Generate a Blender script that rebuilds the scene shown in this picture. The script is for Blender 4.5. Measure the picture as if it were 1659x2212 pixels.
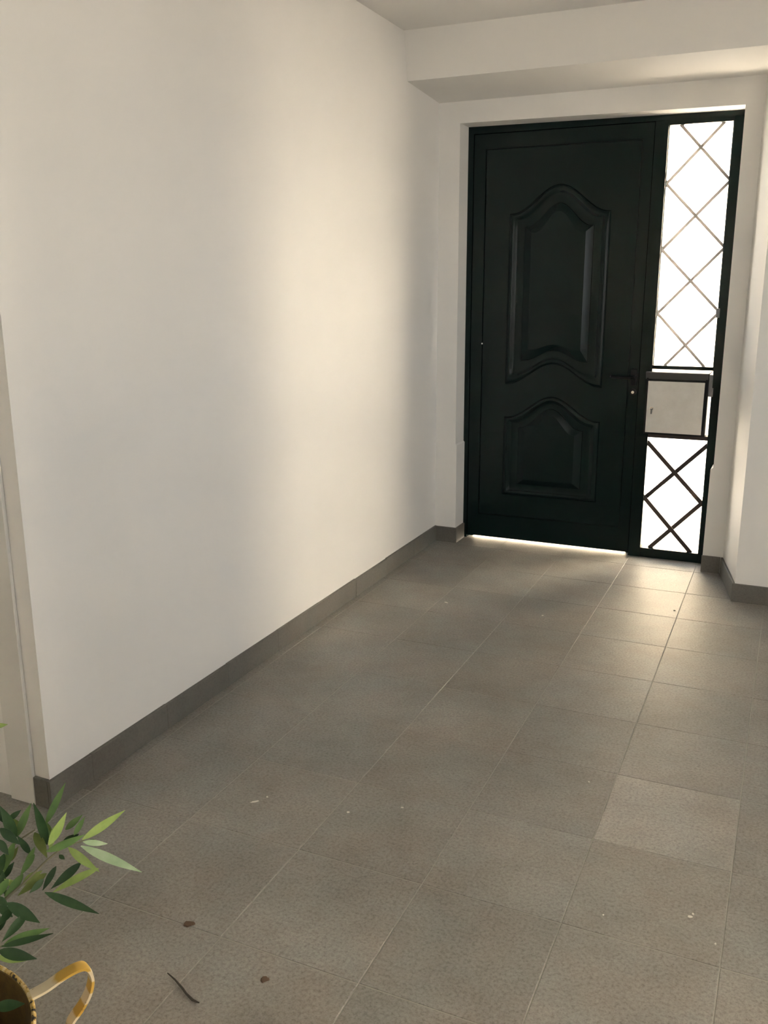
import bpy, bmesh, math, random
from mathutils import Vector, Matrix
random.seed(7)
for o in list(bpy.data.objects):
    bpy.data.objects.remove(o, do_unlink=True)
S = bpy.context.scene
C = S.collection

# ------------------------------------------------------------------ camera
IW, IH = 1659, 2212
F = 1953.6
PITCH, YAW, ROLL = -0.24719, 0.42347, -0.00389
CAM = Vector((1.77492, -4.64265, 1.41757))
_cy, _sy, _cp, _sp = math.cos(YAW), math.sin(YAW), math.cos(PITCH), math.sin(PITCH)
FWD = Vector((-_sy * _cp, _cy * _cp, _sp))
_r0 = Vector((_cy, _sy, 0.0))
_u0 = _r0.cross(FWD)
RGT = _r0 * math.cos(ROLL) + _u0 * math.sin(ROLL)
UPV = -_r0 * math.sin(ROLL) + _u0 * math.cos(ROLL)
cd = bpy.data.cameras.new('camera')
cam = bpy.data.objects.new('camera', cd)
C.objects.link(cam)
M = Matrix((RGT, UPV, -FWD)).transposed().to_4x4()
M.translation = CAM
cam.matrix_world = M
cd.sensor_fit = 'HORIZONTAL'
cd.sensor_width = 36.0
cd.lens = F / IW * 36.0
cd.clip_start = 0.02
cd.clip_end = 200
S.camera = cam

# ------------------------------------------------------------------ light
wd = bpy.data.worlds.new('world')
S.world = wd
wd.use_nodes = True
bg = wd.node_tree.nodes['Background']
bg.inputs['Color'].default_value = (0.92, 0.97, 1.0, 1)
bg.inputs['Strength'].default_value = 0.58
sl = bpy.data.lights.new('sun', 'SUN')
sl.energy = 46.0
sl.angle = 0.0093
sl.color = (1.0, 0.91, 0.78)
sun = bpy.data.objects.new('sun', sl)
C.objects.link(sun)
sun.rotation_euler = Vector((0.64, 0.40, -0.655)).to_track_quat('-Z', 'Y').to_euler()
S.view_settings.view_transform = 'Standard'
S.view_settings.look = 'None'
S.view_settings.gamma = 1.0
S.view_settings.use_curve_mapping = False
S.view_settings.exposure = 3.02

XR = 4.3            # right wall of the hall
YB = -7.2           # back wall of the hall
XL = -1.7           # left wall of the hall behind the passage wall
HC = 2.538          # ceiling
YN = -2.971         # end of the passage wall
OPEN_R = (-3.6, -1.25, 0.8, 2.1)     # unseen opening added in the right wall for fill light (y0,y1,z0,z1)
OPEN_B = (2.1, 3.9, 0.85, 2.25)        # out-of-view opening added behind the camera to brighten the hall (x0,x1,z0,z1)


def portal(name, loc, rot, sx, sy):
    l = bpy.data.lights.new(name, 'AREA')
    l.shape = 'RECTANGLE'
    l.size, l.size_y = sx, sy
    l.cycles.is_portal = True
    o = bpy.data.objects.new(name, l)
    C.objects.link(o)
    o.location = loc
    o.rotation_euler = rot


H = math.pi / 2
portal('right_fill_portal', (XR + 0.21, (OPEN_R[0] + OPEN_R[1]) / 2, (OPEN_R[2] + OPEN_R[3]) / 2), (0, H, 0),
       OPEN_R[3] - OPEN_R[2], OPEN_R[1] - OPEN_R[0])
portal('back_fill_portal', ((OPEN_B[0] + OPEN_B[1]) / 2, YB - 0.21, (OPEN_B[2] + OPEN_B[3]) / 2), (H, 0, 0),
       OPEN_B[1] - OPEN_B[0], OPEN_B[3] - OPEN_B[2])
portal('sidelight_portal', (1.264, 0.32, 1.1), (-H, 0, 0), 0.33, 2.2)


# ------------------------------------------------------------------ pixel helpers
def ray(px, py):
    return FWD + RGT * ((px - IW / 2) / F) + UPV * ((IH / 2 - py) / F)


def on_plane(px, py, p, n):
    d = ray(px, py)
    n = Vector(n)
    return CAM + d * ((Vector(p) - CAM).dot(n) / d.dot(n))


def on_floor(px, py, z=0.0):
    return on_plane(px, py, (0, 0, z), (0, 0, 1))


# ------------------------------------------------------------------ materials
def lin(r, g, b):
    def f(v):
        v /= 255.0
        return v / 12.92 if v <= 0.04045 else ((v + 0.055) / 1.055) ** 2.4
    return (f(r), f(g), f(b), 1.0)


def base(name, col, rough=0.5, metal=0.0, spec=0.5):
    m = bpy.data.materials.new(name)
    m.use_nodes = True
    b = m.node_tree.nodes['Principled BSDF']
    b.inputs['Base Color'].default_value = col if len(col) == 4 else (*col, 1)
    b.inputs['Roughness'].default_value = rough
    b.inputs['Metallic'].default_value = metal
    b.inputs['Specular IOR Level'].default_value = spec
    return m, m.node_tree, b


def N(nt, t, **k):
    n = nt.nodes.new(t)
    for a, v in k.items():
        setattr(n, a, v)
    return n


def noise(nt, scale, detail=4.0, rough=0.55, obj=False):
    tc = N(nt, 'ShaderNodeTexCoord') if obj else N(nt, 'ShaderNodeNewGeometry')
    n = N(nt, 'ShaderNodeTexNoise')
    n.inputs['Scale'].default_value = scale
    n.inputs['Detail'].default_value = detail
    n.inputs['Roughness'].default_value = rough
    nt.links.new(tc.outputs['Object' if obj else 'Position'], n.inputs['Vector'])
    return n


def ramp(nt, src, stops):
    r = N(nt, 'ShaderNodeValToRGB')
    e = r.color_ramp.elements
    while len(e) < len(stops):
        e.new(0.5)
    for i, (p, c) in enumerate(stops):
        e[i].position = p
        e[i].color = c if len(c) == 4 else (*c, 1)
    nt.links.new(src, r.inputs['Fac'])
    return r


def mixc(nt, a, b, fac, mode='MULTIPLY'):
    m = N(nt, 'ShaderNodeMix', data_type='RGBA', blend_type=mode)
    for s, v in ((m.inputs[6], a), (m.inputs[7], b), (m.inputs[0], fac)):
        if hasattr(v, 'default_value') or hasattr(v, 'is_linked'):
            nt.links.new(v, s)
        else:
            s.default_value = v
    return m.outputs[2]


def bump(nt, b, src, strength, dist):
    n = N(nt, 'ShaderNodeBump')
    n.inputs['Strength'].default_value = strength
    n.inputs['Distance'].default_value = dist
    nt.links.new(src, n.inputs['Height'])
    nt.links.new(n.outputs['Normal'], b.inputs['Normal'])


MAT = {}
# painted plaster
m, nt, b = base('wall_paint', (0.80, 0.77, 0.71), 0.62, spec=0.35)
n1 = noise(nt, 1.6, 3)
r1 = ramp(nt, n1.outputs['Fac'], [(0.3, (0.785, 0.769, 0.738)), (0.7, (0.82, 0.804, 0.777))])
nt.links.new(r1.outputs['Color'], b.inputs['Base Color'])
n2 = noise(nt, 90, 4)
bump(nt, b, n2.outputs['Fac'], 0.12, 0.002)
MAT['wall'] = m
m, nt, b = base('ceiling_paint', (0.81, 0.795, 0.77), 0.7, spec=0.3)
n2 = noise(nt, 70, 4)
bump(nt, b, n2.outputs['Fac'], 0.12, 0.002)
MAT['ceiling'] = m


# grey porcelain floor tile: mottling + grain, tone from each tile's own colour
def tile_mat(name, a, c, rough, grain_amt=0.35):
    m, nt, b = base(name, a, rough, spec=0.42)
    big = noise(nt, 2.6, 5, 0.62)
    col = ramp(nt, big.outputs['Fac'], [(0.30, a), (0.70, c)])
    fine = noise(nt, 125, 6, 0.8)
    fr = ramp(nt, fine.outputs['Fac'], [(0.36, (0.50, 0.49, 0.47)), (0.50, (0.95, 0.95, 0.95)), (0.66, (1.25, 1.24, 1.22))])
    c1 = mixc(nt, col.outputs['Color'], fr.outputs['Color'], grain_amt)
    smear = noise(nt, 11, 6, 0.7)
    sr = ramp(nt, smear.outputs['Fac'], [(0.28, (0.78, 0.76, 0.74)), (0.55, (1, 1, 1))])
    c2 = mixc(nt, c1, sr.outputs['Color'], 0.55)
    hue = noise(nt, 4.5, 4, 0.6)
    hr = ramp(nt, hue.outputs['Fac'], [(0.35, (1.03, 0.99, 0.95)), (0.65, (0.96, 1.0, 1.0))])
    c2 = mixc(nt, c2, hr.outputs['Color'], 1.0)
    oi = N(nt, 'ShaderNodeObjectInfo')
    c3 = mixc(nt, c2, oi.outputs['Color'], 1.0)
    nt.links.new(c3, b.inputs['Base Color'])
    rr = N(nt, 'ShaderNodeMapRange')
    rr.inputs['To Min'].default_value = rough - 0.06
    rr.inputs['To Max'].default_value = rough + 0.10
    nt.links.new(smear.outputs['Fac'], rr.inputs['Value'])
    nt.links.new(rr.outputs['Result'], b.inputs['Roughness'])
    bump(nt, b, fine.outputs['Fac'], 0.22, 0.0012)
    return m


MAT['tile'] = tile_mat('floor_tile', (0.240, 0.226, 0.207, 1), (0.332, 0.318, 0.298, 1), 0.50, 0.75)
MAT['skirting'] = tile_mat('skirting_tile', (0.135, 0.128, 0.112, 1), (0.175, 0.165, 0.145, 1), 0.55)
m, nt, b = base('grout', (0.37, 0.35, 0.31), 0.8)
MAT['grout'] = m
# dark green lacquered aluminium
m, nt, b = base('green_lacquer', (0.0020, 0.0088, 0.0080), 0.24, spec=0.22)
n1 = noise(nt, 14, 4)
bump(nt, b, n1.outputs['Fac'], 0.03, 0.002)
MAT['green'] = m
m, nt, b = base('green_shadow_gap', (0.002, 0.004, 0.0035), 0.6)
MAT['gap'] = m
m, nt, b = base('black_metal', (0.006, 0.006, 0.007), 0.3, spec=0.2)
MAT['black'] = m
m, nt, b = base('chrome', (0.75, 0.74, 0.72), 0.18, metal=1.0)
MAT['chrome'] = m
m, nt, b = base('dull_steel', (0.16, 0.16, 0.17), 0.34, metal=0.85)
n1 = noise(nt, 40, 3)
bump(nt, b, n1.outputs['Fac'], 0.06, 0.002)
MAT['steel'] = m
m, nt, b = base('grille_iron', (0.030, 0.018, 0.014), 0.5)
MAT['iron'] = m
m, nt, b = base('mailbox_enamel', (0.74, 0.73, 0.70), 0.42)
n1 = noise(nt, 18, 5, 0.65)
r1 = ramp(nt, n1.outputs['Fac'], [(0.3, (0.72, 0.70, 0.66)), (0.7, (0.80, 0.785, 0.75))])
nt.links.new(r1.outputs['Color'], b.inputs['Base Color'])
MAT['enamel'] = m
m, nt, b = base('white_casing', (0.70, 0.685, 0.65), 0.45)
MAT['casing'] = m
m, nt, b = base('grey_door_paint', (0.11, 0.12, 0.125), 0.35)
MAT['greydoor'] = m
m, nt, b = base('outdoor_paving', (0.62, 0.58, 0.50), 0.85)
n1 = noise(nt, 3, 5)
r1 = ramp(nt, n1.outputs['Fac'], [(0.3, (0.40, 0.375, 0.33)), (0.7, (0.46, 0.43, 0.385))])
nt.links.new(r1.outputs['Color'], b.inputs['Base Color'])
MAT['paving'] = m
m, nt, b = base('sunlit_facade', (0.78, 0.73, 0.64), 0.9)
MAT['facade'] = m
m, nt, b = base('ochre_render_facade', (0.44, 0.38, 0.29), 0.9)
MAT['facade_ochre'] = m
m, nt, b = base('asphalt', (0.045, 0.044, 0.043), 0.9)
n1 = noise(nt, 60, 4)
bump(nt, b, n1.outputs['Fac'], 0.4, 0.004)
MAT['asphalt'] = m
# clear glass with a milky veil that stands in for glare on the bars
m = bpy.data.materials.new('glare_veil_glass')
m.use_nodes = True
nt = m.node_tree
nt.nodes.remove(nt.nodes['Principled BSDF'])
out = nt.nodes['Material Output']
tr = N(nt, 'ShaderNodeBsdfTransparent')
tl = N(nt, 'ShaderNodeBsdfTranslucent')
tl.inputs['Color'].default_value = (0.95, 0.90, 0.88, 1)
gl = N(nt, 'ShaderNodeBsdfGlossy')
gl.inputs['Roughness'].default_value = 0.08
m1 = N(nt, 'ShaderNodeMixShader')
m1.inputs[0].default_value = 0.032
nt.links.new(tr.outputs[0], m1.inputs[1])
nt.links.new(tl.outputs[0], m1.inputs[2])
m2 = N(nt, 'ShaderNodeMixShader')
m2.inputs[0].default_value = 0.04
nt.links.new(m1.outputs[0], m2.inputs[1])
nt.links.new(gl.outputs[0], m2.inputs[2])
nt.links.new(m2.outputs[0], out.inputs['Surface'])
MAT['glass'] = m
# plant
LEAF = {}
for k, c1, c2 in (('dark', (0.012, 0.036, 0.010), (0.022, 0.055, 0.016)), ('mid', (0.065, 0.130, 0.035), (0.10, 0.175, 0.05)),
                  ('light', (0.20, 0.29, 0.075), (0.27, 0.36, 0.11)), ('pale', (0.24, 0.34, 0.20), (0.33, 0.42, 0.27)),
                  ('olive', (0.075, 0.11, 0.025), (0.12, 0.15, 0.04))):
    m, nt, b = base('leaf_' + k, c1, 0.55, spec=0.25)
    n1 = noise(nt, 45, 3)
    r1 = ramp(nt, n1.outputs['Fac'], [(0.3, c1), (0.7, c2)])
    nt.links.new(r1.outputs['Color'], b.inputs['Base Color'])
    LEAF[k] = m
m, nt, b = base('stem', (0.13, 0.12, 0.07), 0.6)
MAT['stem'] = m
m, nt, b = base('soil', (0.035, 0.024, 0.016), 0.95)
n1 = noise(nt, 60, 6)
bump(nt, b, n1.outputs['Fac'], 0.8, 0.01)
MAT['soil'] = m
# bucket: mustard paint with rusty spots
m, nt, b = base('mustard_enamel', (0.42, 0.26, 0.03), 0.45)
n1 = noise(nt, 38, 5, 0.7)
r1 = ramp(nt, n1.outputs['Fac'], [(0.33, (0.03, 0.02, 0.008)), (0.40, (0.34, 0.19, 0.02)), (0.70, (0.50, 0.33, 0.05))])
nt.links.new(r1.outputs['Color'], b.inputs['Base Color'])
MAT['mustard'] = m
# handle: mustard with worn cream patches
m, nt, b = base('worn_mustard', (0.5, 0.34, 0.06), 0.45)
tc = N(nt, 'ShaderNodeTexCoord')
wv = N(nt, 'ShaderNodeTexWave', wave_type='BANDS', bands_direction='Z')
wv.inputs['Scale'].default_value = 8.5
wv.inputs['Distortion'].default_value = 2.2
wv.inputs['Detail'].default_value = 3
nt.links.new(tc.outputs['Object'], wv.inputs['Vector'])
r1 = ramp(nt, wv.outputs['Fac'], [(0.42, (0.50, 0.31, 0.05)), (0.62, (0.64, 0.55, 0.38))])
n1 = noise(nt, 60, 5, 0.7)
r2 = ramp(nt, n1.outputs['Fac'], [(0.31, (0.12, 0.07, 0.03)), (0.37, (1, 1, 1))])
cc = mixc(nt, r1.outputs['Color'], r2.outputs['Color'], 1.0)
nt.links.new(cc, b.inputs['Base Color'])
MAT['worn'] = m
m, nt, b = base('shaded_inside', (0.10, 0.055, 0.012), 0.7)  # brown stands in for shade inside the yellow bucket
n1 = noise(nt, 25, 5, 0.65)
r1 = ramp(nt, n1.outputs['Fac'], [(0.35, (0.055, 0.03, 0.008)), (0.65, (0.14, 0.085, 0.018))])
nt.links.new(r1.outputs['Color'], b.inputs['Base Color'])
MAT['inside_shade'] = m
m, nt, b = base('worn_rim', (0.60, 0.42, 0.14), 0.45)
n1 = noise(nt, 75, 4, 0.6)
r1 = ramp(nt, n1.outputs['Fac'], [(0.38, (0.015, 0.01, 0.008)), (0.44, (0.55, 0.36, 0.08)), (0.6, (0.72, 0.60, 0.36))])
nt.links.new(r1.outputs['Color'], b.inputs['Base Color'])
MAT['rim'] = m
m, nt, b = base('twig_bark', (0.045, 0.038, 0.028), 0.8)
MAT['twig'] = m
m, nt, b = base('paint_chip', (0.72, 0.69, 0.62), 0.7)
MAT['chip'] = m
m, nt, b = base('dry_leaf', (0.12, 0.075, 0.045), 0.8)
MAT['dry'] = m


# ------------------------------------------------------------------ mesh helpers
def link(name, me, mat, parent=None, smooth=False, sharp=0.6):
    if mat is not None:
        me.materials.append(mat)
    if smooth:
        for p in me.polygons:
            p.use_smooth = True
        me.set_sharp_from_angle(angle=sharp)
    o = bpy.data.objects.new(name, me)
    C.objects.link(o)
    if parent is not None:
        o.parent = parent
    return o


def mesh(name, verts, faces):
    me = bpy.data.meshes.new(name)
    me.from_pydata([tuple(v) for v in verts], [], faces)
    bm = bmesh.new()
    bm.from_mesh(me)
    bmesh.ops.recalc_face_normals(bm, faces=bm.faces)
    bm.to_mesh(me)
    bm.free()
    return me


def boxes_mesh(name, bs, bev=0.0):
    bm = bmesh.new()
    for (x0, x1, y0, y1, z0, z1) in bs:
        vs = [bm.verts.new((x, y, z)) for x in (x0, x1) for y in (y0, y1) for z in (z0, z1)]
        for f in ((0, 1, 3, 2), (4, 6, 7, 5), (0, 4, 5, 1), (2, 3, 7, 6), (0, 2, 6, 4), (1, 5, 7, 3)):
            bm.faces.new([vs[i] for i in f])
    bmesh.ops.recalc_face_normals(bm, faces=bm.faces)
    if bev > 0:
        bmesh.ops.bevel(bm, geom=list(bm.edges), offset=bev, segments=2, affect='EDGES', profile=0.6)
    me = bpy.data.meshes.new(name)
    bm.to_mesh(me)
    bm.free()
    return me


def box(name, b, mat, parent=None, bev=0.0):
    return link(name, boxes_mesh(name, [b], bev), mat, parent)


def prism(name, pts, axis, a0, a1, mat, parent=None):
    """extrude a 2-D outline: axis 'x' outline is (y,z); 'y' -> (x,z); 'z' -> (x,y)"""
    def P(p, a):
        return {'x': (a, p[0], p[1]), 'y': (p[0], a, p[1]), 'z': (p[0], p[1], a)}[axis]
    n = len(pts)
    v = [P(p, a0) for p in pts] + [P(p, a1) for p in pts]
    f = [tuple(range(n)), tuple(range(2 * n - 1, n - 1, -1))]
    f += [(i, (i + 1) % n, n + (i + 1) % n, n + i) for i in range(n)]
    return link(name, mesh(name, v, f), mat, parent)


def empty(name, loc=(0, 0, 0)):
    o = bpy.data.objects.new(name, None)
    o.empty_display_size = 0.1
    C.objects.link(o)
    o.location = loc
    return o


def struct(o):
    o['kind'] = 'structure'
    return o


def tag(o, label, cat, group=None):
    o['label'] = label
    o['category'] = cat
    if group:
        o['group'] = group
    return o


def under(o, parent):
    """parent keeping world coordinates (parents here are only translated)"""
    o.parent = parent
    o.matrix_parent_inverse = Matrix.Translation(parent.location).inverted()
    return o


def tube(name, pts, rad, mat, parent=None, seg=8, flat=1.0):
    """tube along points; rad a number or list"""
    pts = [Vector(p) for p in pts]
    n = len(pts)
    rads = rad if isinstance(rad, (list, tuple)) else [rad] * n
    v, f = [], []
    t0 = (pts[1] - pts[0]).normalized()
    ref = Vector((0, 0, 1)) if abs(t0.z) < 0.9 else Vector((0, 1, 0))
    u = (ref - t0 * ref.dot(t0)).normalized()
    for i in range(n):
        t = (pts[min(i + 1, n - 1)] - pts[max(i - 1, 0)]).normalized()
        u = (u - t * u.dot(t)).normalized()
        w = t.cross(u)
        for k in range(seg):
            a = 2 * math.pi * k / seg
            v.append(pts[i] + (u * math.cos(a) + w * math.sin(a) * flat) * rads[i])
    for i in range(n - 1):
        for k in range(seg):
            k2 = (k + 1) % seg
            f.append((i * seg + k, i * seg + k2, (i + 1) * seg + k2, (i + 1) * seg + k))
    f.append(tuple(range(seg - 1, -1, -1)))
    f.append(tuple((n - 1) * seg + k for k in range(seg)))
    return link(name, mesh(name, v, f), mat, parent, True)


def lathe_mesh(name, prof, seg=48):
    v, f = [], []
    for r, z in prof:
        for k in range(seg):
            a = 2 * math.pi * k / seg
            v.append((r * math.cos(a), r * math.sin(a), z))
    for i in range(len(prof) - 1):
        for k in range(seg):
            k2 = (k + 1) % seg
            f.append((i * seg + k, i * seg + k2, (i + 1) * seg + k2, (i + 1) * seg + k))
    f.append(tuple(range(seg)))
    f.append(tuple((len(prof) - 1) * seg + k for k in range(seg)))
    return mesh(name, v, f)


# ------------------------------------------------------------------ room shell
ZT = HC + 0.22
DF = 0.138                    # front of the door frame, set back in the opening
# outdoors
struct(box('ground_pavement', (-25, 25, 0.3, 2.3, -0.30, -0.06), MAT['paving']))
struct(box('ground_street', (-25, 25, 2.3, 25, -0.30, -0.10), MAT['asphalt']))
struct(box('ground_yard', (-25, 25, -25, 0.3, -0.30, -0.06), MAT['asphalt']))
# house walls added across the street to throw sun in through the side panel
hn = Vector((-0.85, -0.53)).normalized()
ht = Vector((-hn.y, hn.x))
hs = [Vector((5.6, 6.9)) + ht * a - hn * c for a, c in ((0, 0), (7.5, 0), (7.5, 5), (0, 5))]
struct(box('wall_glow_house', (-5.0, 5.2, 12.0, 16.0, -0.1, 7.0), MAT['facade_ochre']))  # added wall that feeds the glow on the floor
hw = struct(prism('wall_bounce_house', [tuple(q) for q in hs], 'z', -0.06, 7.5, MAT['facade']))
# wall with the front door: one U-shaped slab around the opening (plaster edge steps)
prism_pts = [(-0.25, -0.05), (0.122, -0.05), (0.122, 0.553), (0.1155, 0.560), (0.1135, 2.203), (1.462, 2.188), (1.4595, 0.536),
             (1.4465, 0.524), (1.443, -0.05), (1.5413, -0.05), (1.5413, ZT), (-0.25, ZT)]
struct(prism('wall_front', prism_pts, 'y', 0.0, 0.28, MAT['wall']))
struct(box('wall_left', (-0.25, 0.0, YN, 0.0, -0.05, ZT), MAT['wall']))
# pier right of the door: slightly splayed return, then a face parallel to the door wall
struct(prism('wall_pier', [(1.5413, 0.28), (1.5413, 0.0), (1.6222, -0.4064), (XR, -0.4064), (XR, 0.28)], 'z', -0.05, ZT, MAT['wall']))
# dropped beam over the door bay
struct(prism('trim_1', [(0.0, 2.305), (-0.4219, 2.332), (-0.4623, HC), (0.0, HC)], 'x', 0.0, XR, MAT['wall']))
struct(box('ceiling', (XL - 0.2, XR + 2.2, YB - 1.6, 0.28, HC, ZT), MAT['ceiling']))  # overhangs right and back walls: eaves added to block sun
y0, y1, z0, z1 = OPEN_R
me = boxes_mesh('wall_right', [(XR, XR + 0.2, YB, y0, -0.05, ZT), (XR, XR + 0.2, y1, 0.26, -0.05, ZT), (XR, XR + 0.2, y0, y1, z1, ZT), (XR, XR + 0.2, y0, y1, -0.05, z0)])
struct(link('wall_right', me, MAT['wall']))
x0, x1, z0, z1 = OPEN_B
me = boxes_mesh('wall_back', [(XL - 0.2, x0, YB - 0.2, YB, -0.05, ZT), (x1, XR + 0.2, YB - 0.2, YB, -0.05, ZT),
                              (x0, x1, YB - 0.2, YB, -0.05, z0), (x0, x1, YB - 0.2, YB, z1, ZT)])
struct(link('wall_back', me, MAT['wall']))
struct(box('wall_hall_left', (XL - 0.2, XL, YB, YN + 0.2, -0.05, ZT), MAT['wall']))
# wall that turns left at the end of the passage wall, with a doorway
DX0, DX1 = -1.02, -0.05
me = boxes_mesh('wall_hall_return', [(XL, DX0, YN, YN + 0.2, -0.05, ZT), (DX0, -0.25, YN, YN + 0.2, 2.12, ZT)])
struct(link('wall_hall_return', me, MAT['wall']))

# ------------------------------------------------------------------ floor of single tiles
fl = struct(box('floor', (XL - 0.2, XR + 0.2, YB - 0.2, 0.282, -0.058, -0.0012), MAT['grout']))
PX, PY = 0.3425, 0.3535
GX0, GY0 = 0.0415, -0.0335      # a joint crossing
g = 0.0010
tw, td, ch = PX - 2 * g, PY - 2 * g, 0.0012


def tile_mesh():
    a, bb = tw / 2, td / 2
    v = []
    for (ix, iy, z) in ((0, 0, -0.010), (0, 0, -ch), (ch, ch, 0.0)):
        v += [(-a + ix, -bb + iy, z), (a - ix, -bb + iy, z), (a - ix, bb - iy, z), (-a + ix, bb - iy, z)]
    f = [(8, 9, 10, 11)]
    for r in (0, 4):
        for k in range(4):
            f.append((r + k, r + (k + 1) % 4, r + 4 + (k + 1) % 4, r + 4 + k))
    me = mesh('tile', v, f)
    me.materials.append(MAT['tile'])
    return me


TM = tile_mesh()
tone = {}
# tiles that are visibly lighter or duller in the photograph, by (column, row)
tone[(4, 6)] = 1.27
tone[(3, 6)] = 0.93
tone[(3, 3)] = 1.07
tone[(3, 2)] = 1.06
tone[(4, 3)] = 0.95
tone[(4, 2)] = 0.97
for i in range(-6, 13):
    for j in range(-1, 21):
        cx = GX0 + PX * (i + 0.5)
        cyy = GY0 - PY * (j + 0.5)
        if cx - tw / 2 < XL - 0.2 or cyy - td / 2 < YB - 0.2 or cx + tw / 2 > XR + 0.2:
            continue
        if cx < -0.3 and cyy > YN + 0.3:
            continue
        # leave out what no doorway or camera could see: only rows in and around the hall's front
        o = bpy.data.objects.new('tile', TM)
        C.objects.link(o)
        o.location = (cx, cyy, random.uniform(-0.0003, 0.0002))
        o.rotation_euler = (random.uniform(-.0006, .0006), random.uniform(-.0006, .0006), random.uniform(-.001, .001))
        o.parent = fl
        k = tone.get((i, j), random.uniform(0.95, 1.05))
        h = random.uniform(-0.012, 0.012)
        o.color = (k * (1 + h), k, k * (1 - h), 1)


# ------------------------------------------------------------------ skirting, one stone strip after the other
HB = 0.086


def skirting(name, a, bb, nrm, piece=0.353, first=None):
    """strips along the segment a->b on the floor plan, standing nrm*thickness in front of the wall"""
    a, bb, nrm = Vector(a), Vector(bb), Vector(nrm).normalized()
    L = (bb - a).length
    t = (bb - a).normalized()
    root = struct(empty(name, (a.x, a.y, 0)))
    s = 0.0
    ln = first if first else piece
    while s < L - 1e-4:
        e = min(s + ln, L)
        if L - e < 0.06:
            e = L
        th = 0.010 + random.uniform(-0.0008, 0.0008)
        hh = HB + random.uniform(-0.002, 0.002)
        p0, p1 = a + t * (s + 0.0006), a + t * (e - 0.0006)
        c = [p0, p1, p1 + nrm * th, p0 + nrm * th]
        v = [(q.x, q.y, z) for z in (0.0004, hh - 0.0015) for q in c]
        c2 = [p0, p1, p1 + nrm * (th - 0.0015), p0 + nrm * (th - 0.0015)]
        v += [(q.x, q.y, hh) for q in c2]
        f = [(0, 3, 2, 1), (8, 9, 10, 11)]
        for r in (0, 4):
            f += [(r + k, r + (k + 1) % 4, r + 4 + (k + 1) % 4, r + 4 + k) for k in range(4)]
        o = link('skirting_tile', mesh('skirting_tile', v, f), MAT['skirting'])
        under(o, root)
        kk = random.uniform(0.92, 1.06)
        o.color = (kk, kk, kk, 1)
        s = e
        ln = piece
    return root


skirting('baseboard_left', (0.0005, -0.0), (0.0005, YN - 0.011), (1, 0), 0.3535, 0.34)
skirting('baseboard_left_end', (-0.0005, YN - 0.0005), (-0.0510, YN - 0.0005), (0, -1))
skirting('baseboard_front_left', (0.0115, -0.0005), (0.1325, -0.0005), (0, -1))
skirting('baseboard_reveal_left', (0.1225, 0.0005), (0.1225, DF - 0.012), (1, 0))
skirting('baseboard_front_right', (1.440, -0.0005), (1.530, -0.0005), (0, -1))
_n = Vector((-0.4064, -0.0809)).normalized()
skirting('baseboard_splay', (1.5413, -0.0115), (1.6222, -0.4064), (_n.x, _n.y), 0.5)
skirting('baseboard_pier', (1.6110, -0.4069), (XR, -0.4069), (0, -1))

# ------------------------------------------------------------------ front door
FX0, FX1, FZ = 0.106, 1.468, 2.212
MX0, MX1 = 1.056, 1.1185         # mullion between door leaf and sidelight
LX0, LX1, LZ0, LZ1 = 0.146, 1.053, 0.016, 2.164
door = struct(empty('door_1', (0.6, DF, 0)))


def part(o, p=door):
    return under(o, p)


fr = part(link('door_frame', boxes_mesh('door_frame', [
    (FX0, LX0 - 0.003, DF - 0.006, DF + 0.06, 0.0, FZ),
    (LX0 - 0.003, FX1, DF - 0.006, DF + 0.06, LZ1 + 0.003, FZ)]), MAT['green']))
part(link('door_stop', boxes_mesh('door_stop', [
    (LX0 - 0.003, LX0 + 0.02, DF + 0.042, DF + 0.06, 0.0, LZ1 + 0.003), (LX1 - 0.017, MX0, DF + 0.042, DF + 0.06, 0.0, LZ1 + 0.003),
    (LX0 + 0.02, LX1 - 0.017, DF + 0.042, DF + 0.06, LZ1 - 0.02, LZ1 + 0.003)]), MAT['green']))
part(box('mullion', (MX0, MX1, DF - 0.006, DF + 0.06, 0.0, LZ1 + 0.003), MAT['green'], bev=0.002))
# leaf: sash profile around, thin shadow gap, flat panel with pressed mouldings
PX0, PX1, PZ0, PZ1 = 0.211, 1.000, 0.147, 2.090
leaf = part(link('door_leaf', boxes_mesh('door_leaf', [
    (LX0, PX0 - 0.002, DF, DF + 0.04, LZ0, LZ1), (PX1 + 0.002, LX1, DF, DF + 0.04, LZ0, LZ1),
    (PX0 - 0.002, PX1 + 0.002, DF, DF + 0.04, PZ1 + 0.002, LZ1), (PX0 - 0.002, PX1 + 0.002, DF, DF + 0.04, LZ0, PZ0 - 0.002)]), MAT['green']))


def subleaf(o):
    o.parent = leaf
    # leaf carries world-space vertices (its own matrix is identity once parented)
    return o


subleaf(box('panel_board', (PX0 + 0.002, PX1 - 0.002, DF + 0.002, DF + 0.032, PZ0 + 0.002, PZ1 - 0.002), MAT['green'], bev=0.0015))
subleaf(box('panel_gasket', (PX0 - 0.0025, PX1 + 0.0025, DF + 0.012, DF + 0.030, PZ0 - 0.0025, PZ1 + 0.0025), MAT['gap']))


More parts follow.
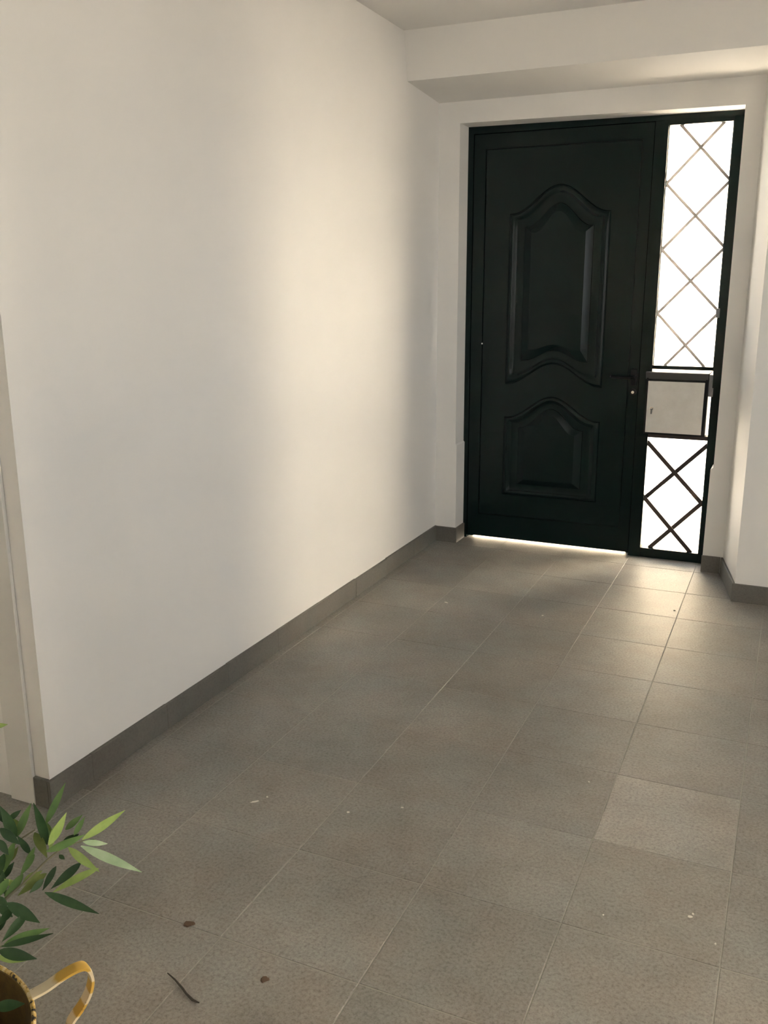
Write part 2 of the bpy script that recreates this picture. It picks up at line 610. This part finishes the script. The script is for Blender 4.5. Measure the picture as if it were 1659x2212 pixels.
def outline(xl, xr, zb, zbp, zt, ztp, n=28, m=14, flat=0.0):
    """closed loop: bottom left -> up -> top arch -> down -> bottom arch"""
    def arch(t, h):
        q = t if t < 0.5 else 1 - t
        q = max(0.0, (q * 2 - flat) / (1 - flat))
        return h * math.sin(q * math.pi / 2) ** 2
    P = []
    for i in range(m):
        P.append((xl, zb + (zt - zb) * i / m))
    for i in range(n):
        t = i / n
        P.append((xl + (xr - xl) * t, zt + arch(t, ztp - zt)))
    for i in range(m):
        P.append((xr, zt + (zb - zt) * i / m))
    for i in range(n):
        t = i / n
        P.append((xr + (xl - xr) * t, zb + arch(t, zbp - zb)))
    return P


def moulding(outer, inner, name1, name2):
    prof = [(0.0, 0.0), (0.05, 0.009), (0.14, 0.0135), (0.24, 0.0145), (0.34, 0.0125), (0.42, 0.006), (0.50, 0.0035),
            (0.62, 0.0025), (0.80, 0.0020), (0.96, 0.0030)]
    Y = DF + 0.002
    n = len(outer)

    def ring(s, h):
        return [(a[0] + (c[0] - a[0]) * s, Y - h, a[1] + (c[1] - a[1]) * s) for a, c in zip(outer, inner)]
    v, f = [], []
    for k, (s, h) in enumerate(prof):
        v += ring(s, h)
        if k:
            f += [((k - 1) * n + i, (k - 1) * n + (i + 1) % n, k * n + (i + 1) % n, k * n + i) for i in range(n)]
    subleaf(link(name1, mesh(name1, v, f), MAT['green'], None, True))
    v, f = [], []
    prof2 = [(0.97, 0.0), (0.99, 0.0050), (1.02, 0.0060), (1.40, 0.0165), (1.43, 0.0170)]
    for k, (s, h) in enumerate(prof2):
        v += ring(s, h)
        if k:
            f += [((k - 1) * n + i, (k - 1) * n + (i + 1) % n, k * n + (i + 1) % n, k * n + i) for i in range(n)]
    f.append(tuple((len(prof2) - 1) * n + i for i in range(n)))
    subleaf(link(name2, mesh(name2, v, f), MAT['green'], None, True, 0.16))


moulding(outline(0.346, 0.868, 0.886, 1.000, 1.768, 1.905, flat=0.04), outline(0.432, 0.785, 1.020, 1.073, 1.700, 1.812, flat=0.10),
         'panel_moulding', 'raised_panel')
moulding(outline(0.346, 0.868, 0.272, 0.272, 0.708, 0.828, flat=0.06), outline(0.432, 0.778, 0.338, 0.338, 0.652, 0.760, flat=0.06),
         'panel_moulding', 'raised_panel')


def cyl_y(name, x, z, r, ya, yb, mat, seg=20, parent=None):
    v, f = [], []
    for y in (ya, yb):
        for k in range(seg):
            a = 2 * math.pi * k / seg
            v.append((x + r * math.cos(a), y, z + r * math.sin(a)))
    f = [tuple(range(seg)), tuple(range(2 * seg - 1, seg - 1, -1))]
    f += [(k, (k + 1) % seg, seg + (k + 1) % seg, seg + k) for k in range(seg)]
    return link(name, mesh(name, v, f), mat, parent)


hd = part(box('door_handle', (1.013, 1.045, DF - 0.009, DF - 0.0005, 0.905, 0.990), MAT['black'], bev=0.004))
hd['label'] = 'black lever handle'
lv = tube('lever', [(1.029, DF - 0.006, 0.949), (1.029, DF - 0.040, 0.949), (1.020, DF - 0.048, 0.949), (0.975, DF - 0.050, 0.950), (0.940, DF - 0.050, 0.951),
                    (0.925, DF - 0.046, 0.952), (0.919, DF - 0.036, 0.953)], [0.009, 0.009, 0.0095, 0.0085, 0.008, 0.008, 0.007], MAT['black'], hd, 10)
cyl = part(cyl_y('lock_cylinder', 1.029, 0.872, 0.0075, DF - 0.012, DF + 0.001, MAT['chrome']))
cyl['label'] = 'bright chrome lock cylinder'
part(cyl_y('lock_rosette', 1.029, 0.872, 0.017, DF - 0.006, DF + 0.0005, MAT['black']))
part(cyl_y('hinge_screw', 0.2115, 1.100, 0.0042, DF - 0.004, DF + 0.001, MAT['chrome']))

# ------------------------------------------------------------------ sidelight
win = struct(empty('window_1', (1.264, DF, 0)))
GX, GX1 = MX1, 1.4105
RJ = FX1
part(box('window_jamb', (GX1, RJ, DF - 0.006, DF + 0.06, 0.0, LZ1 + 0.003), MAT['green'], bev=0.002), win)
part(box('window_bottom_rail', (MX1, GX1, DF - 0.004, DF + 0.06, 0.0, 0.050), MAT['green'], bev=0.002), win)
part(box('window_middle_rail', (MX1, GX1, DF + 0.004, DF + 0.06, 0.993, 1.011), MAT['green'], bev=0.002), win)
part(box('window_lower_rail', (MX1, GX1, DF + 0.000, DF + 0.06, 0.643, 0.663), MAT['iron'], bev=0.002), win)
part(box('window_top_rail', (MX1, GX1, DF + 0.0, DF + 0.06, 2.145, LZ1 + 0.003), MAT['green']), win)
# casement strips of the upper light
part(link('casement_frame', boxes_mesh('casement_frame', [
    (MX1, MX1 + 0.004, DF + 0.002, DF + 0.05, 1.011, 2.145), (GX1 - 0.004, GX1, DF + 0.002, DF + 0.05, 1.011, 2.145)]), MAT['green']), win)
pn = part(box('pane', (MX1 + 0.004, GX1 - 0.004, DF + 0.020, DF + 0.024, 1.011, 2.145), MAT['glass']), win)
pn['label'] = 'glass pane of the upper light, milky veil as glare'


def bar(a, c, w, t, y, mat):
    a, c = Vector((a[0], 0, a[1])), Vector((c[0], 0, c[1]))
    d = (c - a).normalized()
    nn = Vector((-d.z, 0, d.x)) * (w / 2)
    v = []
    for yy in (y - t / 2, y + t / 2):
        v += [(q.x, yy, q.z) for q in (a - nn, c - nn, c + nn, a + nn)]
    f = [(0, 1, 2, 3), (7, 6, 5, 4)] + [(k, (k + 1) % 4, 4 + (k + 1) % 4, 4 + k) for k in range(4)]
    part(link('grille_bar', mesh('grille_bar', v, f), mat), win)


e0, e1 = GX - 0.004, GX1 + 0.004
UB = [((1.168, 2.149), (e1, 1.884)), ((e0, 1.889), (e1, 1.579)), ((e0, 1.581), (e1, 1.274)), ((e0, 1.273), (1.364, 1.008))]
UB2 = [((e0, 1.879), (1.366, 2.149)), ((e0, 1.571), (e1, 1.889)), ((e0, 1.263), (e1, 1.584)), ((1.170, 1.008), (e1, 1.279))]
for a, c in UB:
    bar(a, c, 0.0135, 0.004, DF + 0.034, MAT['iron'])
for a, c in UB2:
    bar(a, c, 0.0135, 0.004, DF + 0.0385, MAT['iron'])
for a, c in (((e0, 0.617), (e1, 0.306)), ((e0, 0.324), (1.372, 0.046))):
    bar(a, c, 0.0205, 0.008, DF + 0.018, MAT['iron'])
for a, c in (((e0, 0.310), (e1, 0.620)), ((1.160, 0.046), (e1, 0.322))):
    bar(a, c, 0.0205, 0.008, DF + 0.0265, MAT['iron'])
# fittings on the jamb
for zc in (1.273, 0.888):
    part(box('casement_hinge', (1.400, 1.418, DF - 0.014, DF - 0.004, zc - 0.022, zc + 0.022), MAT['steel'], bev=0.002), win)

# ------------------------------------------------------------------ letter box in the sidelight
mb = tag(empty('mailbox', (1.246, 0.1, 0.664)), 'pale grey metal letter box set into the grille beside the green door', 'mailbox')
BX0, BX1, BZ0, BZ1, BY0, BY1 = 1.1000, 1.3985, 0.668, 0.981, DF - 0.050, DF + 0.20
me = boxes_mesh('box_body', [(BX0, BX1, BY0 + 0.004, BY1, BZ0, BZ0 + 0.003), (BX0, BX1, BY0 + 0.004, BY1, BZ1 - 0.003, BZ1),
                             (BX0, BX0 + 0.003, BY0 + 0.004, BY1, BZ0, BZ1), (BX1 - 0.003, BX1, BY0 + 0.004, BY1, BZ0, BZ1),
                             (BX0, BX1, BY1 - 0.003, BY1, BZ0, BZ1)])
part(link('box_body', me, MAT['steel']), mb)
part(link('box_rim', boxes_mesh('box_rim', [(BX0, BX1, BY0, BY0 + 0.006, BZ0, 0.678), (BX0, BX0 + 0.010, BY0, BY0 + 0.006, 0.678, BZ1), (1.384, BX1, BY0, BY0 + 0.006, 0.678, BZ1),
                                            (BX0 + 0.010, 1.384, BY0, BY0 + 0.006, 0.938, 0.948)]), MAT['black']), mb)
part(prism('top_flange', [(BY0 + 0.002, 0.947), (BY0 - 0.010, 0.979), (BY0 - 0.008, 0.983), (BY0 + 0.02, 0.983), (BY0 + 0.02, 0.947)], 'x', BX0 - 0.004, BX1 - 0.004, MAT['steel']), mb)
part(box('hinge_plate', (BX1 + 0.0005, 1.4125, BY0 + 0.03, BY0 + 0.046, 0.868, 0.975), MAT['steel'], bev=0.001), mb)
dr = part(box('box_door', (1.1095, 1.3805, BY0 - 0.003, BY0 + 0.004, 0.6775, 0.9375), MAT['enamel'], bev=0.0012), mb)
dr['label'] = 'pale enamelled front flap'
lk = cyl_y('lock', 1.135, 0.800, 0.008, BY0 - 0.007, BY0 - 0.001, MAT['chrome'], 16, dr)
ky = box('key', (1.1325, 1.1375, BY0 - 0.022, BY0 - 0.006, 0.774, 0.800), MAT['steel'], dr)

# ------------------------------------------------------------------ doorway at the end of the passage wall (left edge)
d2 = struct(empty('door_2', (-0.5, YN, 0)))
part(link('door_casing', boxes_mesh('door_casing', [(-0.141, -0.0515, YN - 0.012, YN - 0.001, 0.0, 2.20), (DX0 - 0.06, -0.141, YN - 0.012, YN - 0.001, 2.11, 2.20),
                                                    (DX0 - 0.06, DX0 + 0.03, YN - 0.012, YN - 0.001, 0.0, 2.11)], 0.002), MAT['casing']), d2)
lf2 = part(box('door_leaf', (DX0 + 0.032, -0.150, YN + 0.004, YN + 0.044, 0.006, 2.107), MAT['greydoor'], bev=0.003), d2)
box('glazing_bead', (DX0 + 0.13, -0.235, YN - 0.004, YN + 0.005, 0.20, 2.0), MAT['gap'], lf2, bev=0.003)

# ------------------------------------------------------------------ potted plant by the passage
ZR, RR = 0.35, 0.1925
PC = Vector((0.692, -3.9625, 0.0))
pp = tag(empty('potted_plant', PC), 'leafy bamboo-like green plant in a worn mustard yellow metal bucket with a loop handle', 'potted plant')
prof = [(0.150, 0.001), (0.152, 0.006), (0.168, 0.14), (0.187, ZR - 0.008), (RR - 0.003, ZR), (RR - 0.006, ZR - 0.002), (0.183, ZR - 0.02), (0.163, 0.14), (0.148, 0.010)]
bk = link('bucket', lathe_mesh('bucket', prof, 64), MAT['mustard'], pp, True)
bk.data.materials.append(MAT['inside_shade'])          # inner faces painted darker for the shade in the bucket
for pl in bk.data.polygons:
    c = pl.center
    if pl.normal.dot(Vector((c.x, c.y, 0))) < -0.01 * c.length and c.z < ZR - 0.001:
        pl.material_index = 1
# rolled rim
v, f = [], []
sg, sr = 96, 8
for k in range(sg):
    a = 2 * math.pi * k / sg
    for q in range(sr):
        t = 2 * math.pi * q / sr
        r = RR - 0.0015 + 0.0036 * math.cos(t)
        v.append((r * math.cos(a), r * math.sin(a), ZR + 0.0036 * math.sin(t)))
for k in range(sg):
    for q in range(sr):
        f.append((k * sr + q, ((k + 1) % sg) * sr + q, ((k + 1) % sg) * sr + (q + 1) % sr, k * sr + (q + 1) % sr))
link('rim', mesh('rim', v, f), MAT['rim'], bk, True)
# ear handle: a strap standing in the vertical plane through the bucket's axis
rp = on_floor(71, 2152, ZR) - PC
rad = Vector((rp.x, rp.y, 0)).normalized()
nrm = Vector((-rad.y, rad.x, 0))


def hp(px, py):
    q = on_plane(px, py, PC, nrm) - PC
    return Vector((q.dot(rad), q.z))


keys = [hp(67, 2150), hp(100, 2132), hp(140, 2104), hp(172, 2088), hp(188, 2090), hp(197, 2110), hp(192, 2140), hp(176, 2172), hp(150, 2212)]
last = keys[-1]
keys += [Vector((last.x * 0.96 + 0.004, last.y - 0.035)), Vector((0.188, last.y - 0.075)), Vector((0.1735, last.y - 0.095))]
sm = []
for i in range(len(keys) - 1):
    p0, p1, p2, p3 = keys[max(i - 1, 0)], keys[i], keys[i + 1], keys[min(i + 2, len(keys) - 1)]
    for s in range(6):
        t = s / 6
        sm.append(0.5 * ((2 * p1) + (-p0 + p2) * t + (2 * p0 - 5 * p1 + 4 * p2 - p3) * t * t + (-p0 + 3 * p1 - 3 * p2 + p3) * t ** 3))
sm.append(keys[-1])
v, f = [], []
for i, q in enumerate(sm):
    tg = (sm[min(i + 1, len(sm) - 1)] - sm[max(i - 1, 0)]).normalized()
    nn = Vector((-tg.y, tg.x))
    for (a, w) in ((0.0022, -0.0105), (0.0034, 0), (0.0022, 0.0105), (-0.0022, 0.0105), (-0.0030, 0), (-0.0022, -0.0105)):
        c = q + nn * a
        v.append(rad * c.x + nrm * w + Vector((0, 0, c.y)))
ns = 6
for i in range(len(sm) - 1):
    f += [(i * ns + k, i * ns + (k + 1) % ns, (i + 1) * ns + (k + 1) % ns, (i + 1) * ns + k) for k in range(ns)]
f += [tuple(range(ns)), tuple((len(sm) - 1) * ns + k for k in range(ns))]
link('handle', mesh('handle', v, f), MAT['worn'], bk, True)['label'] = 'mustard loop handle with worn cream patches'
soil = link('soil', lathe_mesh('soil', [(0.1665, 0.16), (0.1690, 0.185), (0.12, 0.196), (0.05, 0.192), (0.004, 0.20)], 32), MAT['soil'], pp, True)

# leaves: base and tip from the photograph, standing in the upright plane through the plant, at their own depth offset
VN = Vector((CAM.x - PC.x, CAM.y - PC.y, 0)).normalized()


def at(cx, cy, dep):
    """crop pixel -> point on an upright plane 'dep' metres in front of the bucket's axis"""
    return on_plane(cx * 0.304, 1540 + cy * 0.304, PC + VN * dep, VN) - PC


def leaf_mesh(a, c, w, bend, twist):
    a, c = Vector(a), Vector(c)
    d = c - a
    L = d.length
    t = d.normalized()
    view = (CAM - PC - a).normalized()
    side = t.cross(view).normalized()
    side = (side * math.cos(twist) + t.cross(side) * math.sin(twist)).normalized()
    up = side.cross(t)
    n = 9
    v, f = [], []
    for i in range(n + 1):
        s = i / n
        hw = w / 2 * (math.sin(math.pi * min(1.0, s ** 0.82 * 0.97 + 0.03)) ** 0.95)
        if i == n:
            hw = 0.0003
        p = a + d * s + up * (bend * L * math.sin(math.pi * s))
        fold = 0.22 * hw
        v += [p - side * hw + up * fold, p, p + side * hw + up * fold,
              p - side * hw + up * (fold - 0.0006), p - up * 0.0006, p + side * hw + up * (fold - 0.0006)]
    for i in range(n):
        b0, b1 = i * 6, (i + 1) * 6
        f += [(b0, b0 + 1, b1 + 1, b1), (b0 + 1, b0 + 2, b1 + 2, b1 + 1), (b0 + 3, b1 + 3, b1 + 4, b0 + 4), (b0 + 4, b1 + 4, b1 + 5, b0 + 5),
              (b0, b1, b1 + 3, b0 + 3), (b0 + 2, b0 + 5, b1 + 5, b1 + 2)]
    return mesh('leaf', v, f)


def sprig(pts, rad0):
    """stem from the soil through photo points; returns the stem object"""
    P = [Vector(q) for q in pts]
    fine = []
    for i in range(len(P) - 1):
        p0, p1, p2, p3 = P[max(i - 1, 0)], P[i], P[i + 1], P[min(i + 2, len(P) - 1)]
        for s in range(5):
            t = s / 5
            fine.append(0.5 * ((2 * p1) + (-p0 + p2) * t + (2 * p0 - 5 * p1 + 4 * p2 - p3) * t * t + (-p0 + 3 * p1 - 3 * p2 + p3) * t ** 3))
    fine.append(P[-1])
    n = len(fine)
    return tube('stem', fine, [0.62 * rad0 * (1 - 0.65 * i / (n - 1)) for i in range(n)], MAT['stem'], pp, 7)


st_main = sprig([(0.02, 0.02, 0.19), at(-150, 1500, 0.02), at(30, 1330, 0.03), at(200, 1180, 0.03), at(330, 1050, 0.03), at(450, 960, 0.03), at(600, 905, 0.03)], 0.0042)
st_up = sprig([(-0.01, 0.0, 0.19), at(-160, 1400, -0.03), at(-20, 1120, -0.02), at(110, 930, -0.02), at(250, 830, -0.02)], 0.0042)
st_low = sprig([(0.05, -0.01, 0.19), at(-160, 1760, 0.06), at(-60, 1690, 0.07), at(30, 1650, 0.08)], 0.0036)
st_tall = sprig([(-0.04, 0.03, 0.19), at(-260, 1300, -0.05), at(-200, 700, -0.06), at(-110, 200, -0.06), at(-50, 90, -0.06)], 0.0045)
LV = [  # (base, tip, width in crop px, tone, stem, depth base, depth tip, bend)
    ((325, 790), (466, 495), 52, 'mid', st_up, -.02, -.03, .02), ((585, 900), (888, 692), 62, 'light', st_main, .03, .02, .03),
    ((575, 945), (1008, 1132), 66, 'pale', st_main, .03, .07, .03), ((485, 955), (705, 1128), 60, 'light', st_main, .03, .07, .05),
    ((700, 1105), (368, 1280), 56, 'light', st_main, .07, .04, .06), ((575, 1065), (362, 1250), 62, 'dark', st_main, .03, .03, .02),
    ((318, 1275), (705, 1428), 62, 'dark', st_main, .04, .08, -.04), ((398, 1090), (303, 1262), 46, 'dark', st_main, .04, .04, .02),
    ((345, 940), (472, 708), 66, 'light', st_main, .03, .02, .03), ((465, 830), (585, 725), 46, 'mid', st_up, -.02, -.02, .03),
    ((525, 870), (603, 738), 40, 'mid', st_main, .02, .01, .02), ((335, 935), (238, 640), 66, 'dark', st_up, -.01, -.01, .04),
    ((120, 880), (222, 640), 56, 'mid', st_up, -.02, -.03, .03), ((245, 850), (335, 1030), 66, 'olive', st_up, -.02, .02, .03),
    ((330, 985), (605, 865), 60, 'mid', st_main, .03, .03, .03), ((590, 915), (765, 930), 44, 'pale', st_main, .03, .03, .03),
    ((640, 900), (715, 945), 34, 'dark', st_main, .02, .02, .0), ((440, 940), (560, 860), 60, 'dark', st_main, .02, .02, .0),
    ((110, 905), (0, 660), 78, 'dark', st_up, -.02, -.02, .04), ((0, 820), (142, 935), 64, 'dark', st_up, -.01, .01, .03),
    ((100, 920), (25, 1140), 56, 'mid', st_up, -.02, .0, .03), ((245, 1005), (145, 1155), 52, 'mid', st_main, .01, .02, .02),
    ((330, 1140), (125, 1300), 60, 'olive', st_main, .03, .04, .03), ((165, 1145), (30, 1320), 56, 'mid', st_main, .02, .03, .02),
    ((310, 1180), (210, 1280), 46, 'dark', st_main, .04, .05, .02), ((250, 1130), (150, 1230), 46, 'olive', st_main, .03, .03, .02),
    ((50, 1350), (284, 1492), 80, 'dark', st_main, .04, .07, -.06), ((190, 1425), (15, 1625), 62, 'dark', st_main, .05, .08, .02),
    ((10, 1660), (378, 1566), 46, 'dark', st_low, .08, .10, -.03), ((30, 1645), (350, 1530), 62, 'mid', st_low, .075, .085, .04),
    ((-10, 1690), (262, 1748), 76, 'dark', st_low, .08, .11, .03), ((-20, 1735), (215, 1752), 60, 'light', st_low, .075, .10, -.02),
    ((-10, 1370), (90, 1450), 60, 'dark', st_main, .02, .03, .02), ((90, 1390), (-10, 1510), 56, 'dark', st_main, .04, .05, .02),
    ((30, 1000), (-60, 1250), 66, 'dark', st_up, .0, .03, .03), ((-20, 1090), (40, 1300), 60, 'dark', st_up, .0, .02, .03),
    ((-60, 100), (54, 82), 40, 'light', st_tall, -.06, -.05, .04), ((-30, 660), (60, 800), 64, 'dark', st_up, -.03, -.02, .02),
    ((-40, 2092), (176, 2066), 74, 'dark', st_low, .07, .09, .02), ((60, 1180), (-40, 1330), 60, 'mid', st_main, .03, .04, .02),
    ((0, 1440), (-90, 1600), 66, 'dark', st_main, .03, .05, .02), ((380, 900), (300, 770), 50, 'olive', st_up, -.02, -.03, .02),
    ((180, 1080), (250, 950), 40, 'mid', st_main, .0, -.01, .02), ((60, 760), (150, 690), 40, 'dark', st_up, -.03, -.03, .02),
    ((150, 820), (60, 740), 44, 'olive', st_up, -.03, -.03, .02), ((290, 760), (390, 900), 50, 'mid', st_up, -.03, -.02, .03),
    ((395, 800), (350, 980), 48, 'light', st_up, -.01, .01, .02), ((215, 1000), (120, 870), 46, 'dark', st_up, -.01, -.02, .03),
    ((60, 1060), (130, 950), 44, 'olive', st_up, -.02, -.02, .02), ((10, 1180), (100, 1060), 50, 'dark', st_up, -.01, -.01, .02),
    ((130, 1240), (30, 1180), 46, 'light', st_main, .02, .02, .02), ((200, 1190), (300, 1120), 40, 'olive', st_main, .03, .03, .02),
    ((30, 1300), (130, 1220), 44, 'mid', st_main, .02, .02, .02), ((-30, 1310), (60, 1370), 50, 'dark', st_main, .03, .04, .02),
    ((-20, 900), (60, 1010), 56, 'dark', st_up, -.02, -.01, .03), ((-40, 1560), (50, 1460), 50, 'dark', st_main, .04, .04, .02), ((420, 1010), (460, 1040), 30, 'dark', st_main, .02, .02, .0),
]
scale_px = 0.304 / F
for (a, c, w, tn, st, da, dc, bd) in LV:
    A, B = at(a[0], a[1], da), at(c[0], c[1], dc)
    dist = (CAM - PC - A).length
    link('leaf', leaf_mesh(A, B, w * scale_px * dist * 0.88, bd, random.uniform(-0.35, 0.35)), LEAF[tn], st, True)
# unseen rest of the plant; extra stems added to shade floor and wall
rnd = random.Random(3)


def in_frame_x(p):
    w0 = Vector(p) + PC - CAM
    return w0.dot(RGT) / w0.dot(FWD) * F + IW / 2


stems = [st_tall, st_up, st_low]
LEFT = -RGT
for k in range(6):
    a0 = Vector((rnd.uniform(-0.08, 0.03), rnd.uniform(-0.05, 0.08), 0.19))
    out = LEFT * rnd.uniform(0.10, 0.42) + VN * rnd.uniform(-0.22, 0.10)
    top = rnd.uniform(0.55, 1.05)
    q = [a0 + Vector((out.x, out.y, 0)) * t + Vector((0, 0, (top - 0.19) * (1 - (1 - t) ** 1.6))) for t in (0, 0.3, 0.6, 0.85, 1.0)]
    if max(in_frame_x(v) for v in q) > -25:
        sh = (max(in_frame_x(v) for v in q) + 25) / F * 1.8
        q = [q[0]] + [v + LEFT * sh * min(1, i * 0.6) for i, v in enumerate(q) if i]
    stems.append(sprig(q, 0.0045))
for st in stems:
    vs = [vv.co.copy() for vv in st.data.vertices if vv.co.z > 0.27]
    made = 0
    for k in range(90):
        if made >= 20:
            break
        p = rnd.choice(vs)
        d = Vector((rnd.uniform(-1, 1), rnd.uniform(-1, 1), rnd.uniform(-0.4, 0.8))).normalized()
        q = p + d * rnd.uniform(0.09, 0.15)
        if max(in_frame_x(q), in_frame_x(p)) > -8:
            continue
        made += 1
        link('leaf', leaf_mesh(p, q, rnd.uniform(0.013, 0.019), rnd.uniform(-.05, .06), rnd.uniform(-.9, .9)), LEAF[rnd.choice(['dark', 'dark', 'mid', 'light', 'olive'])], st, True)

# ------------------------------------------------------------------ small litter on the floor
tw_pts = [on_floor(x, y, 0.0035) for x, y in ((362, 2102), (378, 2116), (395, 2136), (402, 2146), (416, 2160), (430, 2166))]
tg = tag(tube('twig', tw_pts, [0.0012, 0.0018, 0.0024, 0.0022, 0.0026, 0.0014], MAT['twig'], None, 6), 'thin dark dry twig lying on the grey tiles beside the yellow bucket', 'twig')


def fleck(name, px, py, r, mat, label, cat, group=None, stretch=1.0, ang=0.0):
    c = on_floor(px, py)
    v, f = [], []
    n = 8
    for z, k in ((0.0006, 1.0), (0.0022, 0.75)):
        for i in range(n):
            a = 2 * math.pi * i / n
            q = r * k * random.uniform(0.65, 1.15)
            x, y = q * math.cos(a) * stretch, q * math.sin(a)
            v.append((x * math.cos(ang) - y * math.sin(ang), x * math.sin(ang) + y * math.cos(ang), z))
    f = [tuple(range(n)), tuple(range(n, 2 * n))] + [(i, (i + 1) % n, n + (i + 1) % n, n + i) for i in range(n)]
    o = link(name, mesh(name, v, f), mat)
    o.location = (c.x, c.y, 0.0)
    return tag(o, label, cat, group)


G = 'small pale paint chips scattered on the floor tiles'
LB = 'tiny pale paint chip lying on the grey floor tiles'
for px, py, r, s, a in ((552, 1732, 0.004, 4.0, 0.75), (577, 1722, 0.0028, 1.2, 0), (752, 1755, 0.0042, 1, 0), (869, 1745, 0.0034, 1.6, 0.2), (1172, 1330, 0.006, 1, 0),
                        (964, 1302, 0.005, 2.0, -0.3), (1303, 1977, 0.0028, 1, 0), (1272, 1690, 0.0035, 1, 0), (1545, 2040, 0.0026, 1.8, 1.3), (1490, 1981, 0.0055, 1.3, 0.4), (1497, 1975, 0.003, 1.5, 1.4)):
    lb = LB
    if px == 552:
        lb = 'long thin pale paint sliver on the grey floor tiles, away from the walls'
    elif px == 1490:
        lb = 'largest white paint chip, a smaller one touching it, on the tiled floor'
    fleck('paint_chip', px, py, r, MAT['chip'], lb, 'debris', G, s, a)
fleck('dry_leaf_scrap', 408, 1996, 0.011, MAT['dry'], 'small dark brown dry leaf scrap on the grey floor near the bucket', 'debris', None, 1.3, 0.3)
fleck('dry_leaf_scrap', 572, 2116, 0.010, MAT['dry'], 'small reddish brown scrap with a pale centre lying on the floor', 'debris', None, 1.1, 0.9)
fleck('pebble', 1457, 1319, 0.0065, MAT['twig'], 'tiny black pebble on the tile in front of the glazed side panel', 'debris')
